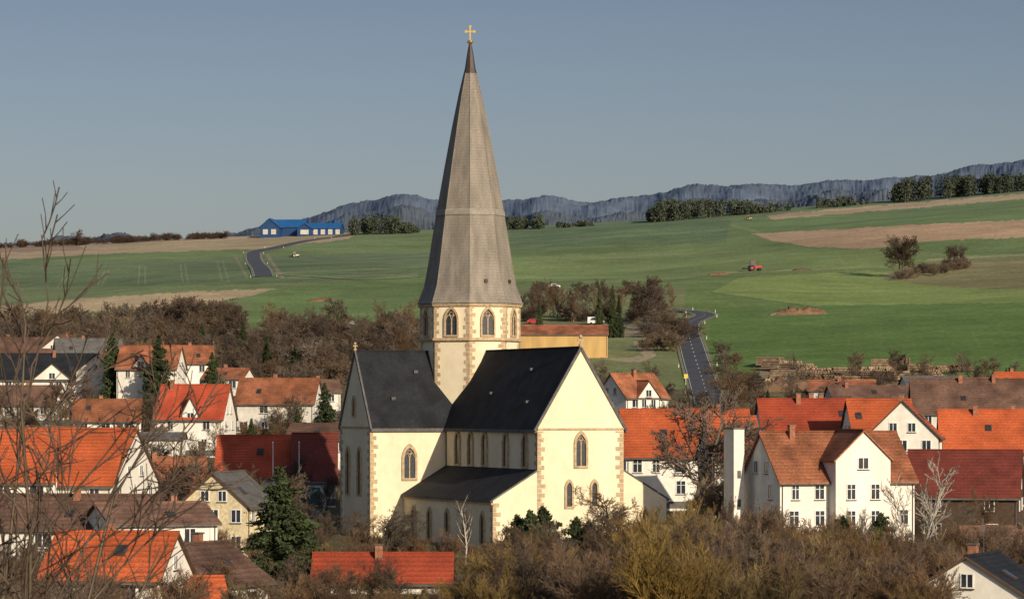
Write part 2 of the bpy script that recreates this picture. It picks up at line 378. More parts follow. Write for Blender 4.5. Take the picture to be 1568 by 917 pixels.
house(120,300,806,760,16,9,-8,M_white,M_brn,4,2)
house(230,296,800,772,10,8,25,M_white,M_brn,2,2)
house(180,232,882,818,8.6,8,-12,M_white,M_or,2,2)
house(300,245,890,835,8,8,62,M_white,M_brn,2,2)
house(310,235,925,887,2.6,4,20,M_white,M_or,0,0,name='garden_shed',chim=0,sky=0,attic=False)
house(587,262,888,850,10.8,6.5,0,M_white,M_red,5,2,chim=1,sky=0)
house(480,600,600,583,9,8,10,M_white,M_brn,3,2)
house(60,470,690,655,12,9,15,M_white,M_brn,3,2)
house(500,470,672,650,10,8,-10,M_white,M_brn,3,2)
house(20,420,735,700,12,9,15,M_white,M_brn,3,2)
house(350,620,580,565,8,8,-12,M_white,M_old,2,2)
# right village ------------------------------------------------
house(1048,425,697,629,16.5,12,4,M_white,M_or,6,3,chim=2,ww=1.1,wh=1.6)
house(968,560,608,574,9,8.5,35,M_white,M_old,2,3,cross=[(0,4.5,0,2.6,.4)])
house(1268,345,733,664,15.5,9.5,20,M_white,M_old,5,2,cross=[(1.0,6.3,2.1,5.0,1.6)],chim=1,wh=1.5,trim=M_brick)
house(1240,430,660,613,13.5,9.5,3,M_white,M_red,4,2,chim=3,sky=2)
house(1385,398,668,615,9,8.6,80,M_white,M_or,3,3,chim=1,trim=M_trim)
house(1345,420,672,614,8,10,5,M_white,M_or,2,2,chim=0)
house(1480,505,632,582,17,13,-4,M_whiteB,M_brn,4,2,chim=2)
house(1515,430,690,630,13,11,-5,M_whiteB,M_or,3,2,chim=2)
house(1478,372,757,692,12.5,10,-12,M_wood,M_dred,2,2,chim=0,sky=0)
house(1330,560,612,592,14,9,6,M_whiteB,M_brn,3,2)
house(1290,610,598,583,12,9,-8,M_whiteB,M_old,3,2)
house(1560,540,600,572,9,8,20,M_white,M_or,2,2)
house(1425,640,590,577,11,8,4,M_white,M_grey,3,2,chim=0,sky=0,name='workshop')
house(1500,620,592,580,10,8,4,M_whiteB,M_brn,3,2,chim=0,sky=0)
house(1505,228,905,852,7.5,8,65,M_white,M_slate,2,2,chim=1)
house(1530,330,838,808,8,7,10,M_wood,M_brn,2,2,chim=0,sky=0,name='wooden_barn')
house(862,815,513,499,22,12,0,M_barn,M_old,0,0,name='yellow_barn',chim=0,attic=False,sky=0)
house(1118,400,700,640,6,9,10,M_white,M_or,2,2)
e=empty('white_tower_house',(wx(1124,345),345,gz(wx(1124,345),345)),R(20)); mb=MB(); hh=wz(657,345)-gz(wx(1124,345),345)
mb.box((0,0,hh/2-1),(1.2,2.6,hh+2),0); mb.box((0,0,hh+.08),(1.35,2.75,.16),1)
for k in (2.5,5.5,8.5): mb.box((0,-1.32,k),(.4,.04,.8),1)
mb.obj('walls',[M_white,M_grey],e)
e=empty('teal_garage',(wx(472,405),405,gz(wx(472,405),405)),0); mb=MB(); hz=wz(742,405)-e.location.z
mb.box((0,2,hz/2-.5),(4,5,hz+1),0); mb.box((0,2,hz+.13),(4.4,5.4,.2),1); mb.box((0,-.53,hz-1.6),(3,.06,2.6),2); mb.obj('walls',[M_white,M_grey,mat('teal_paint',(.05,.22,.26),.1)],e)
for px in (458,418):
    g=gz(wx(px,400),400); mb=MB(); mb.cyl((0,0,0),(0,0,wz(678,400)-g),.09,.05,8,0); mb.ring([(.1,wz(678,400)-g),(.12,wz(678,400)-g+.12),(.02,wz(678,400)-g+.2)],8,0,0); mb.cyl((0,0,0),(0,0,.3),.2,.2,8,0)
    o=mb.obj('flagpole',[M_frame]); o.location=(wx(px,400),400,g)
# ------------------------------------------------------------ church
def outline(w,h,n=7):
    hs=h-w*.866; pts=[(-w/2,0),(-w/2,hs)]
    for k in range(1,n+1):
        a=math.pi-(math.pi/3)*k/n; pts.append((w/2+w*math.cos(a),hs+w*math.sin(a)))
    for k in range(n-1,-1,-1):
        a=math.pi-(math.pi/3)*k/n; pts.append((-(w/2+w*math.cos(a)),hs+w*math.sin(a)))
    pts.append((w/2,0)); return pts
def lancet(mb,o,u,n,w,h,t=.22,mull=0,depth=.18):
    o=Vector(o);u=Vector(u).normalized();n=Vector(n).normalized()
    inn=outline(w,h); hs=h-w*.866; wo=w+2*t
    out=outline(wo,hs+wo*.866+0.0); out=[(x,z if z>0 else -t) for x,z in out]
    f=lambda p,dn:o+u*p[0]+Z*p[1]+n*dn
    k=len(inn)
    mb.add([f(p,.012) for p in inn],[tuple(range(k))],1)
    vs=[f(p,depth) for p in inn]+[f(p,depth) for p in out]+[f(p,0) for p in inn]+[f(p,0) for p in out]
    fs=[]
    for i in range(k):
        j=(i+1)%k
        fs+= [(i,j,k+j,k+i),(i,2*k+i,2*k+j,j),(k+i,k+j,3*k+j,3*k+i)]
    mb.add(vs,fs,0)
    if mull:
        for q in range(mull):
            xx=-w/2+w*(q+1)/(mull+1)
            mb.obox(o+u*xx+Z*(hs+w*.1)/2+n*.06,u,n,Z,(.12,.1,hs+w*.1),0)
        for sx in (-1,1):
            ol=outline(w/2-.1,w*.5)
            for a,b in zip(ol[1:-2],ol[2:-1]):
                p0=o+u*(a[0]+sx*w/4)+Z*(a[1]+hs-w*.1)+n*.06; p1=o+u*(b[0]+sx*w/4)+Z*(b[1]+hs-w*.1)+n*.06
                mb.cyl(p0,p1,.05,.05,4,0)
        for a in range(10):
            A=2*math.pi*a/10;B=2*math.pi*(a+1)/10; rr=w*.17; c=o+Z*(hs+w*.48)+n*.06
            mb.cyl(c+u*rr*math.cos(A)+Z*rr*math.sin(A),c+u*rr*math.cos(B)+Z*rr*math.sin(B),.05,.05,4,0)
def quoin(mb,p,uA,nA,uB,nB,z0,z1,h=.5,la=.85,lb=.42):
    z=z0;k=0
    while z<z1-.1:
        hh=min(h,z1-z)-.04
        for u,n,l in ((uA,nA,la if k%2 else lb),(uB,nB,lb if k%2 else la)):
            l*=random.uniform(.8,1.15)
            u=Vector(u);n=Vector(n); c=Vector((p[0],p[1],z+hh/2))+u*(l/2)+n*.01
            mb.obox(c,u,n,Z,(l+.02,.04,hh),0)
        z+=h;k+=1
D0=385.0; ch=empty('church',(wx(720,D0),D0,0),R(22.5))
w_=MB();r_=MB();n_=MB();q_=MB()
HW=5.1; YG=-32.4; XT=-14.4; ZG=-17.5; ZE=-2.5; ZR=5.9
RA=Matrix.Rotation(R(90),4,'Z')
gable_block(w_,r_,Matrix.Translation((0,(YG+12)/2,0))@RA,12-YG,2*HW,ZG,ZE,ZR,.35,-.02,.2)
gable_block(w_,r_,Matrix.Identity(4),-2*XT,2*HW-.01,ZG,ZE-.005,ZR-.004,.35,-.02,.2)
for s in (-1,1):
    xi=s*HW; xo=s*(HW+5.2); zt=-7.2; zl=-10.3
    y0=YG+.02; y1=-HW+.1
    P=[(xi,ZG),(xo,ZG),(xo,zl),(xi,zt)]
    vs=[(x,y0,z) for x,z in P]+[(x,y1,z) for x,z in P]
    w_.add(vs,[(0,1,2,3),(7,6,5,4),(1,5,6,2),(3,2,6,7)],0)
    sl=(zt-zl)/5.2; xe=xo+s*.35; ze=zl-.35*sl
    v=[(xi,y0-.05,zt+.03),(xi,y1,zt+.03),(xe,y1,ze+.03),(xe,y0-.05,ze+.03)]
    r_.hexa(v+[(x,y,z+.2) for x,y,z in v],[1,0,1,1,1,1])
    if s<0: quoin(q_,(xo,y0),(1,0,0),(0,-1,0),(0,1,0),(-1,0,0),ZG,zl-.2,.5,.8,.4)
    q_.obox((xo+s*.1,(y0+y1)/2,zl-.32),(1,0,0),(0,1,0),Z,(.2,y1-y0,.22),0)
w_.ring([(4.6,ZG),(4.6,ZE-.5)],8,R(22.5),0,Matrix.Translation((0,12,0)))
for (c,sz) in [((-HW-.08,(YG-HW)/2,ZE-.35),(.16,-HW-YG-.3,.25)),(((XT-HW)/2,-HW-.08,ZE-.35),(-XT-HW-.3,.16,.25)),((HW+.08,(YG-HW)/2,ZE-.35),(.16,-HW-YG-.3,.25)),((0,YG-.06,ZE-.1),(2*HW,.12,.22)),((XT-.06,0,ZE-.1),(.12,2*HW,.22))]:
    q_.box(c,sz,0)
quoin(q_,(-HW,YG),(1,0,0),(0,-1,0),(0,1,0),(-1,0,0),ZG,ZE-.3)
quoin(q_,(HW,YG),(-1,0,0),(0,-1,0),(0,1,0),(1,0,0),ZG,ZE-.3)
quoin(q_,(XT,-HW),(1,0,0),(0,-1,0),(0,1,0),(-1,0,0),ZG,ZE-.3)
quoin(q_,(XT,HW),(1,0,0),(0,1,0),(0,-1,0),(-1,0,0),ZG,ZE-.3)
for M in (Matrix.Translation((0,YG-.03,0)),Matrix.Translation((XT-.03,0,0))@Matrix.Rotation(R(-90),4,'Z')):
    for s in (-1,1):
        a=Vector((0,0,ZR+.3)); b=Vector((s*(HW+.35),0,ZE-.35*(ZR-ZE)/HW+.3)); dd=(b-a).normalized(); nn=dd.cross(Vector((0,1,0)))
        r_.obox((a+b)/2,dd,(0,1,0),nn,((b-a).length,.22,.3),1,M)
for p,sz in (((0,YG),1.0),((XT,0),.75)):
    M=Matrix.Translation((p[0],p[1],ZR+.4))@Matrix.Scale(sz,4)
    q_.ring([(.22,0),(.3,.25),(.12,.35),(.12,.9),(.28,1.1),(.05,1.35)],8,0,0,M); q_.box((0,0,.75),(.7,.15,.2),0,M)
a0=R(22.5); w_.ring([(5.75,-6),(5.75,7.45)],8,a0,0); w_.ring([(5.9,7.8),(5.9,11.5)],8,a0,0)
q_.ring([(5.98,7.45),(6.12,7.5),(6.12,7.75),(5.95,7.82)],8,a0,0); q_.ring([(5.98,11.42),(6.12,11.5),(6.2,11.8)],8,a0,0)
for k in range(8):
    a=a0+k*math.pi/4; 
    nA=Vector((math.cos(a+R(22.5)),math.sin(a+R(22.5)),0)); nB=Vector((math.cos(a-R(22.5)),math.sin(a-R(22.5)),0))
    uA=Vector((-nA.y,nA.x,0)); uB=Vector((nB.y,-nB.x,0))
    for (RR,z0,z1) in ((5.75,-1,7.4),(5.9,7.85,11.4)):
        quoin(q_,(RR*math.cos(a),RR*math.sin(a)),uA,nA,uB,nB,z0,z1,.48,.7,.4)
    n=nA; u=uA
    ap=5.9*math.cos(R(22.5)); lancet(n_,n*ap+Z*8.15,u,n,1.45,3.0,.2,1,.2)
    if k%2==1:
        ap=5.75*math.cos(R(22.5)); lancet(n_,n*ap+Z*2.9,u,n,.75,2.2,.22,0,.15)
pr=[(466,6.3),(461,6.05),(450,5.72),(438,5.38),(400,4.85),(330,4.0),(265,3.1),(200,2.18),(150,1.4),(112,.72)]
s_=MB(); s_.ring([(r,wz(y,D0)) for y,r in pr],8,a0,0)
for i in range(8):
    a=a0+i*math.pi/4
    for (y1,r1),(y2,r2) in zip(pr[1:-1],pr[2:]):
        s_.cyl((r1*math.cos(a),r1*math.sin(a),wz(y1,D0)),(r2*math.cos(a),r2*math.sin(a),wz(y2,D0)),.06,.05,5,0)
s_.ring([(4.12,wz(331,D0)),(4.05,wz(324,D0)),(3.9,wz(322,D0))],8,a0,2)
s_.ring([(.78,wz(113,D0)),(.62,wz(105,D0)),(.4,wz(85,D0)),(.22,wz(72,D0)),(.12,wz(66,D0))],8,a0,1)
s_.ring([(.05,wz(68,D0)),(.3,wz(67,D0)),(.38,wz(65,D0)),(.3,wz(62.5,D0)),(.05,wz(61.5,D0))],10,0,3)
Q225=Matrix.Rotation(R(-22.5),4,'Z')
for c,sz in [((0,0,wz(53,D0)),(.16,.16,1.75)),((0,0,wz(49,D0)),(1.0,.14,.16)),((.5,0,wz(49,D0)),(.26,.18,.3)),((-.5,0,wz(49,D0)),(.26,.18,.3)),((0,0,wz(41.5,D0)),(.26,.18,.3))]:
    s_.box(c,sz,3,Q225)
for k in (5,6):
    a=a0+k*math.pi/4+R(22.5)
    s_.obox((5.0*math.cos(a),5.0*math.sin(a),wz(432,D0)),(-math.sin(a),math.cos(a),0),(math.cos(a),math.sin(a),0),Z,(.35,.3,.4),1)
S=Vector((0,-1,0));X1=Vector((1,0,0));W1=Vector((-1,0,0));Y1=Vector((0,1,0))
lancet(n_,(0,YG,-6.6),X1,S,1.15,3.4,.25,1)
lancet(n_,(-1.4,YG,-11),X1,S,.6,2.6,.22); lancet(n_,(1.6,YG,-11),X1,S,.6,2.6,.22)
lancet(n_,(-9.6,-HW,-8.4),X1,S,1.35,3.5,.28,1)
lancet(n_,(XT,0.2,-1.2),Y1*-1,W1,.7,2.0,.2); lancet(n_,(XT,-1.6,-10.3),Y1*-1,W1,.95,5.2,.22,0); lancet(n_,(XT,2.3,-10.3),Y1*-1,W1,.95,5.2,.22,0)
for y in (-9,-13,-17.3,-23.5,-29): lancet(n_,(-HW,y,-6.7),Y1*-1,W1,1.25,3.5,.25,0)
for y in (-8.5,-13.5,-19,-24.5,-29.5): lancet(n_,(-HW-5.2,y,-15.0),Y1*-1,W1,1.0,3.2,.22,0)
lancet(n_,(7.6,YG+.02,-13),X1,S,.5,1.6,.18)
q_.box((-HW-.02,-HW-.25,-6),(.1,.2,7),1)
for x,y in [(-11,-3.4),(-7.5,-1.5)]:
    zz=ZE+(ZR-ZE)*(1-abs(y)/HW)+.45; r_.box((x,y,zz),(.5,.6,.35),1)
for y,x in [(-14,-3.0),(-26,-3.6),(-22,-1.4)]:
    zz=ZE+(ZR-ZE)*(1-abs(x)/HW)+.4; r_.box((x,y,zz),(.5,.4,.3),1)
w_.obj('walls',[M_cream],ch); r_.obj('roof',[M_slate,M_grey,M_frame],ch); n_.obj('windows',[M_stone,M_glassC],ch); q_.obj('stonework',[M_stone,M_grey],ch); s_.obj('spire',[M_spire,mat('dark_metal',(.05,.035,.03),.2,2,.5),mat('pale_band',(.26,.235,.195),.15,2),M_gold],ch)
# ------------------------------------------------------------ roads
M_verge=mat('verge_grass',(.2,.19,.1),.25,.5)
def road(name,pts,width,dash=True,edge=True,seg=60,posts=0,surf=None):
    W=[]
    for px,py in pts: x,d,z=ground_at(px,py); W.append((x,d))
    W=np.array(W)
    P=[]
    for i in range(len(W)-1):
        p0=W[max(i-1,0)];p1=W[i];p2=W[i+1];p3=W[min(i+2,len(W)-1)]
        for k in range(seg//4):
            s=k/(seg//4); P.append(.5*((2*p1)+(-p0+p2)*s+(2*p0-5*p1+4*p2-p3)*s*s+(-p0+3*p1-3*p2+p3)*s**3))
    P.append(W[-1]); P=np.array(P); T=np.gradient(P,axis=0); T/=np.linalg.norm(T,axis=1)[:,None]; Nn=np.stack([-T[:,1],T[:,0]],1)
    e=empty(name,(0,0,0)); 
    def strip(nm,o0,o1,h,m,sel=None):
        vs=[];fs=[]
        cl=[float(gz(p[0],p[1])) for p in P]
        nsub=4
        for i,(p,n) in enumerate(zip(P,Nn)):
            for k in range(nsub+1):
                o=o0+(o1-o0)*k/nsub
                q=p+n*o; vs.append((q[0],q[1],max(gz(q[0],q[1]),cl[i]-.1)+h))
        for i in range(len(P)-1):
            if sel and not sel(i): continue
            for k in range(nsub): a=i*(nsub+1)+k; fs.append((a,a+1,a+nsub+2,a+nsub+1))
        mb=MB(); mb.add(vs,fs,0); mb.obj(nm,[m],e,False)
    strip('verge',-width/2-.7,width/2+.7,.14,M_verge); strip('surface',-width/2,width/2,.2,surf or M_asph)
    if edge: strip('edge_line_1',-width/2+.15,-width/2+.30,.23,M_paint); strip('edge_line_2',width/2-.30,width/2-.15,.23,M_paint)
    if dash: strip('centre_line',-.11,.11,.23,M_paint,lambda i:i%3==0)
    if posts:
        mb=MB()
        for i in range(0,len(P),posts):
            for s in (-1,1):
                q=P[i]+Nn[i]*s*(width/2+1.3); g=gz(q[0],q[1])
                mb.box((q[0],q[1],g+.5),(.13,.13,1.0),0); mb.box((q[0],q[1],g+.85),(.15,.15,.15),1)
        mb.obj('marker_posts',[M_frame,M_tire],e)
road('country_road',[(1088,625),(1085,612),(1078,590),(1068,560),(1059,530),(1053,508),(1056,495),(1070,488),(1080,483),(1070,479),(1050,477),(1020,474)],6.4,posts=22)
road('hill_road',[(404,424),(396,408),(388,394),(392,386),(420,380),(470,369),(540,360)],7.5,dash=False,posts=20)
road('farm_track',[(640,424),(560,428),(480,424),(425,421)],2.2,dash=False,edge=False,surf=mat('gravel_track',(.3,.27,.2),.2))
# ------------------------------------------------------------ plants
def perp(d,ang,rng):
    ax=Vector((rng.gauss(0,1),rng.gauss(0,1),rng.gauss(0,1))).cross(d)
    if ax.length<1e-4: ax=Vector((1,0,0))
    return (Matrix.Rotation(ang,3,ax.normalized())@d).normalized()
def grow(S,rng,p,d,L,r,lvl,mx,nch,ratio,spread,up,rmin):
    n=3 if lvl<mx else 2
    pts=[(p.copy(),d.copy(),r)]; q=p.copy()
    for i in range(n):
        d=(d+Vector((rng.gauss(0,.13),rng.gauss(0,.13),rng.gauss(0,.1)+up))).normalized()
        q2=q+d*L/n; r2=max(rmin,r*(1-.25)) if lvl<mx else rmin*.6
        S.append((*q,*q2,r,r2,lvl)); q=q2; r=r2; pts.append((q.copy(),d.copy(),r))
    if lvl<mx:
        k=nch[lvl]
        for j in range(k):
            t=(j+rng.random())/k; t=.25+.75*t if lvl==0 else .12+.88*t
            f=t*n; i=min(int(f),n-1); fr=f-i
            pp=pts[i][0].lerp(pts[i+1][0],fr); dd=pts[i][1]
            grow(S,rng,pp,perp(dd,R(rng.uniform(*spread)),rng),L*ratio*rng.uniform(.7,1.2)*(1.15-.45*t),max(rmin,pts[i][2]*.55),lvl+1,mx,nch,ratio,spread,up,rmin)
def seg_arrays(S,sides=3):
    A=np.array(S); p0=A[:,0:3];p1=A[:,3:6];r0=A[:,6];r1=A[:,7]
    d=p1-p0; d/=np.linalg.norm(d,axis=1)[:,None]+1e-9
    ref=np.where(np.abs(d[:,2:3])<.9,np.array([[0,0,1.]]),np.array([[1.,0,0]]))
    u=np.cross(d,ref); u/=np.linalg.norm(u,axis=1)[:,None]; v=np.cross(d,u)
    rings=[]
    for p,r in ((p0,r0),(p1,r1)):
        for k in range(sides):
            a=2*math.pi*k/sides; rings.append(p+(u*math.cos(a)+v*math.sin(a))*r[:,None])
    V=np.stack(rings,1).reshape(-1,3); b=np.arange(len(A))[:,None]*2*sides
    Fc=np.concatenate([b+np.array([[k,(k+1)%sides,sides+(k+1)%sides,sides+k]]) for k in range(sides)],0)
    mi=np.concatenate([(A[:,8]>1).astype(int)]*sides)
    return V,Fc,mi
def tree_mesh(name,seed,H,nch,mx,ratio,spread,up,r0,rmin,mats,stems=1,stemspread=0,base=0.0):
    rng=random.Random(seed); S=[]
    for s in range(stems):
        a=rng.uniform(0,6.28); d=Vector((math.cos(a)*stemspread*rng.random(),math.sin(a)*stemspread*rng.random(),1)).normalized()
        p=Vector((rng.gauss(0,base),rng.gauss(0,base),-.2))
        grow(S,rng,p,d,H*rng.uniform(.45,.8) if stems>1 else H*.7,r0,0,mx,nch,ratio,spread,up,rmin)
    V,Fc,mi=seg_arrays(S)
    return npmesh(name,V,Fc,mats,mi)
def norm_h(me): return max(v.co.z for v in me.vertices)
BT=[tree_mesh('bare_tree_mesh',10+i,10,[11,7,6,5],4,.50,(25,60),.05,.17,.019,[M_bark,M_twig if i%2 else M_twigg]) for i in range(4)]
BD=[tree_mesh('bare_tree_dark',30+i,10,[12,8,6,6],4,.52,(25,65),.06,.16,.026,[M_bark,M_twigd]) for i in range(3)]
BU=[tree_mesh('bush_mesh',50+i,5,[7,6,6],3,.5,(18,50),.08,.05,.014,[M_twig,M_twig if i else M_twigd],stems=11,stemspread=.75,base=.45) for i in range(4)]
WI=[tree_mesh('willow_mesh',60+i,5,[8,7,5],3,.5,(12,38),.12,.05,.013,[M_twigy,M_twigy],stems=11,stemspread=.7,base=.45) for i in range(4)]
FB=[tree_mesh('far_bush_mesh',70+i,5,[7,6,6],3,.5,(25,60),.05,.06,.028,[M_twigd,M_twigd],stems=10,stemspread=.9,base=.6) for i in range(3)]
FR=[tree_mesh('far_bush_mesh_b',75+i,5,[7,6,6],3,.5,(25,60),.05,.06,.028,[M_twig,M_twigg],stems=10,stemspread=.9,base=.6) for i in range(3)]
BI=[tree_mesh('birch_mesh',80+i,10,[16,7,5],3,.36,(20,45),.10,.12,.016,[M_birch,M_twigg if i else M_birch]) for i in range(2)]
HT={}
def H_of(me):
    if me.name not in HT: HT[me.name]=norm_h(me)
    return HT[me.name]
def spruce_mesh(name,seed,H=10,Rb=2.6,n=46,irr=.2):
    rs=np.random.RandomState(seed); S=[(0,0,-.2,0,0,H*.95,.16,.02,0)]; T=[];
    for i in range(n):
        t=(i+rs.rand())/n; z=.4+(H-.5)*t; rad=Rb*(1-t)**.85*(1+rs.randn()*irr)+.12
        for k in range(7):
            a=rs.rand()*6.28; L=rad*rs.uniform(.65,1.1); dr=-.25*L*(1-t*1.4)
            S.append((0,0,z,L*math.cos(a),L*math.sin(a),z+dr,.03,.008,2))
            m=int(10+24*L)
            f=rs.rand(m)**.7; c=np.stack([f*L*math.cos(a),f*L*math.sin(a),z+dr*f],1)+rs.randn(m,3)*np.array([.10,.10,.07])*(1+L*.3)
            T.append(c)
    V,Fc,mi=seg_arrays(S); C=np.concatenate(T); m=len(C)
    s=rs.uniform(.10,.24,m)[:,None]; a=rs.randn(m,3); a/=np.linalg.norm(a,axis=1)[:,None]; b=np.cross(a,rs.randn(m,3)); b/=np.linalg.norm(b,axis=1)[:,None]
    Q=np.stack([C-a*s,C-b*s*.5,C+a*s,C+b*s*.5],1).reshape(-1,3)
    Fq=np.arange(m)[:,None]*4+np.arange(4)[None,:]+len(V)
    return npmesh(name,np.concatenate([V,Q]),np.concatenate([Fc,Fq]),[M_bark,M_ndl],np.concatenate([np.zeros(len(Fc)),np.ones(len(Fq))]))
SP=[spruce_mesh('spruce_mesh',90),spruce_mesh('spruce_mesh_b',91,irr=.32)]
SH=[spruce_mesh('juniper_mesh',95,H=4,Rb=2.3,n=22,irr=.4)]
def put(name,me,px,d,ytop=None,h=None,wid=1.0,parent=None):
    x=wx(px,d); g=gz(x,d)
    if h is None: h=wz(ytop,d)-g
    s=h/H_of(me)
    return link(name,me,(x,d,g),random.uniform(0,6.28),(s*wid,s*wid,s),parent)
put('spruce_tree',SP[1],428,262,ytop=712,wid=1.25)
put('spruce_tree',SP[1],470,300,ytop=790)
for px,d,yt in [(243,590,512),(172,600,505),(325,600,538),(320,560,575),(505,540,668),(205,520,650),(497,520,585),(1525,330,812),(30,500,640),(385,500,640),(455,505,625)]:
    put('spruce_tree',random.choice(SP),px,d,ytop=yt,wid=.85)
for px,yt in [(918,440),(938,436),(948,450),(826,455)]: put('spruce_tree',SP[0],px,880,ytop=yt,wid=.5)
for px,d,yt in [(792,322,785),(812,320,778),(832,322,772),(882,322,788),(900,325,795),(1290,310,786),(1350,318,782)]:
    put('juniper_bush',SH[0],px,d,ytop=yt,wid=.7)
put('bare_tree',BD[0],1072,385,ytop=590,wid=1.15)
put('bare_tree',BT[1],1112,470,ytop=548,wid=1.0)
put('bare_tree',BT[3],1150,395,ytop=640,wid=1.0)
put('birch_tree',BI[0],1408,300,ytop=690,wid=1.3); put('birch_tree',BI[1],1440,305,ytop=720,wid=1.1); put('birch_tree',BI[1],1385,298,ytop=715,wid=1.1)
put('birch_tree',BI[1],712,318,ytop=752,wid=1.2)
put('bare_tree',BT[2],590,322,ytop=770,wid=1.7); put('bare_tree',BT[3],550,330,ytop=778,wid=1.4); put('bare_tree',BT[0],615,325,ytop=785,wid=1.4)
put('bare_tree',BT[1],935,325,ytop=742,wid=1.6); put('bare_tree',BD[2],905,322,ytop=775,wid=1.5)
put('bare_tree',BT[3],330,480,ytop=640); put('bare_tree',BD[0],90,560,ytop=575); put('bare_tree',BT[0],318,400,ytop=660); put('bare_tree',BT[2],230,400,ytop=690,wid=1.3)
d=ground_at(1376,424)[1]
def gp(px,py): return ground_at(px,py)[1]
put('field_tree',BD[1],1376,d,ytop=358,wid=1.3); put('field_tree',BD[2],1383,d-5,ytop=360,wid=1.25)
e=empty('field_hedge',(0,0,0))
for i in range(34):
    px=1375+random.uniform(0,110); py=427-(px-1375)*.17+random.uniform(-4,4); put('bush',random.choice(FR),px,gp(px,py),h=random.uniform(2,4.5),wid=1.3,parent=e)
for i in range(3): put('bush',BD[i],1455+i*6,gp(1455,408),ytop=374,parent=e)
e=empty('distant_thicket',(0,0,0))
def mass(e,n,x0,x1,f0,f1,h0,h1,tm,w=1.3):
    for i in range(n):
        px=random.uniform(x0,x1); a=f0(px); b=f1(px); py=random.uniform(a,b)
        put('bush',random.choice(tm),px,gp(px,py),h=random.uniform(h0,h1),wid=w*random.uniform(.8,1.2),parent=e)
mass(e,150,-20,345,lambda p:497+abs(p-250)*.02,lambda p:575,3,9,FB+FR)
mass(e,26,225,345,lambda p:488+abs(p-280)*.3,lambda p:505,6,10,FB)
mass(e,150,340,660,lambda p:512-(p-340)*.02,lambda p:590,2.5,7.5,FB+FR+FR)
mass(e,22,400,650,lambda p:498,lambda p:515,3,5,FR,1.5)
mass(e,80,-20,650,lambda p:512,lambda p:585,7,12,BT+BD,.9)
mass(e,12,-20,650,lambda p:530,lambda p:585,4,9,SP,.8)
e=empty('tree_belt',(0,0,0))
mass(e,30,800,1040,lambda p:482,lambda p:494,2,6,FB+FR,1.1)
mass(e,26,800,1030,lambda p:478,lambda p:494,6,12,BT+BD,.75)
mass(e,14,820,1010,lambda p:440,lambda p:456,2.5,5,FB)
mass(e,20,985,1035,lambda p:500,lambda p:548,3,6,FB+FR)
mass(e,7,1092,1130,lambda p:540,lambda p:590,1.5,3.5,FR)
put('bare_tree',BD[0],1000,gp(1000,498),ytop=420,wid=1.3); put('bare_tree',BD[1],978,gp(978,498),ytop=428,wid=1.1)
e=empty('village_shrubs',(0,0,0))
def free(x,y,m=0): return all((x-a)**2+(y-b)**2>(c+m)**2 for a,b,c in HS)
cnt=0
for i in range(3000):
    px=random.uniform(-20,1590); d=random.uniform(350,720); x=wx(px,d)
    if 505<px<1035 and 335<d<428: continue
    if 1025<px<1115 and d>560: continue
    if not free(x,d,-.6): continue
    r=random.random()
    if r<.42: put('shrub',random.choice(BU+FR),px,d,h=random.uniform(1.8,4.2),wid=1.3,parent=e)
    elif r<.9: put('shrub',random.choice(BT+BD[:2]),px,d,h=random.uniform(4.5,9),wid=random.uniform(.9,1.2),parent=e)
    else: put('shrub',random.choice(SP+SH),px,d,h=random.uniform(2,5),wid=.8,parent=e)
    cnt+=1
    if cnt>540: break
e=empty('willow_thicket',(0,0,0))
def topy(px): return float(np.interp(px,[480,560,640,700,780,850,950,1000,1050,1150,1250,1330,1380,1450,1568],[895,885,878,858,800,793,800,782,775,782,790,782,800,830,845]))
for i in range(330):
    px=random.uniform(600,1480); d=random.uniform(205,325); 
    t=(325-d)/120
    yt=topy(px)+random.uniform(-22,42)+t*44
    x=wx(px,d); g=gz(x,d); h=min(8,max(1,wz(yt,d)-g))
    yel=.8 if px<800 or 960<px<1100 else .28
    tm=WI if random.random()<yel else BU
    put('bush',random.choice(tm),px,d,h=h,wid=random.uniform(.85,1.3),parent=e)
for i in range(46):
    px=random.uniform(740,1480); d=random.uniform(210,320); t=(325-d)/120
    x=wx(px,d); g=gz(x,d); put('sapling',random.choice(BT+BD+BI[1:]),px,d,h=max(2,min(9,wz(topy(px)-random.uniform(-15,28)+t*36,d)-g)),wid=random.uniform(.5,.9),parent=e)
e=empty('hillside_scrub',(0,0,0))
for i in range(120):
    px=random.uniform(-40,620); d=random.uniform(190,330); x=wx(px,d)
    if not free(x,d,-.8): continue
    put('bush',random.choice(BU+BU+WI[:1]+BT),px,d,h=random.uniform(1.5,4.2),parent=e,wid=1.3)
for i in range(50):
    px=random.uniform(1420,1600); d=random.uniform(250,345); put('bush',random.choice(BU+BT[:1]),px,d,h=random.uniform(2,5),parent=e)
for i in range(30):
    px=random.uniform(515,1035); d=random.uniform(324,336); put('bush',random.choice(BU),px,d,h=random.uniform(1.5,3.6),parent=e)
for i in range(24):
    px=random.uniform(1100,1400); d=random.uniform(322,330); put('bush',random.choice(BU),px,d,h=random.uniform(1.5,4),parent=e)
NT=tree_mesh('near_branches',5,7,[8,5,4],3,.55,(18,50),.05,.05,.011,[M_bark,M_twigd],stems=5,stemspread=.55,base=.25)
x=wx(-20,42); link('bare_tree',NT,(x,42,gz(x,42)),1.0,(1.0,1.0,1.05))
NT2=tree_mesh('near_shrub',6,6,[8,6,5],3,.5,(18,55),.04,.05,.010,[M_bark,M_twigd],stems=7,stemspread=.8,base=.4)
for px,d,s in [(40,75,.98),(150,88,.9),(-20,60,.9),(230,110,.85),(90,105,.95),(20,100,1.0),(170,120,.9),(120,130,1.0)]:
    x=wx(px,d); link('bare_shrub',NT2,(x,d,gz(x,d)),px,(s,s,s))
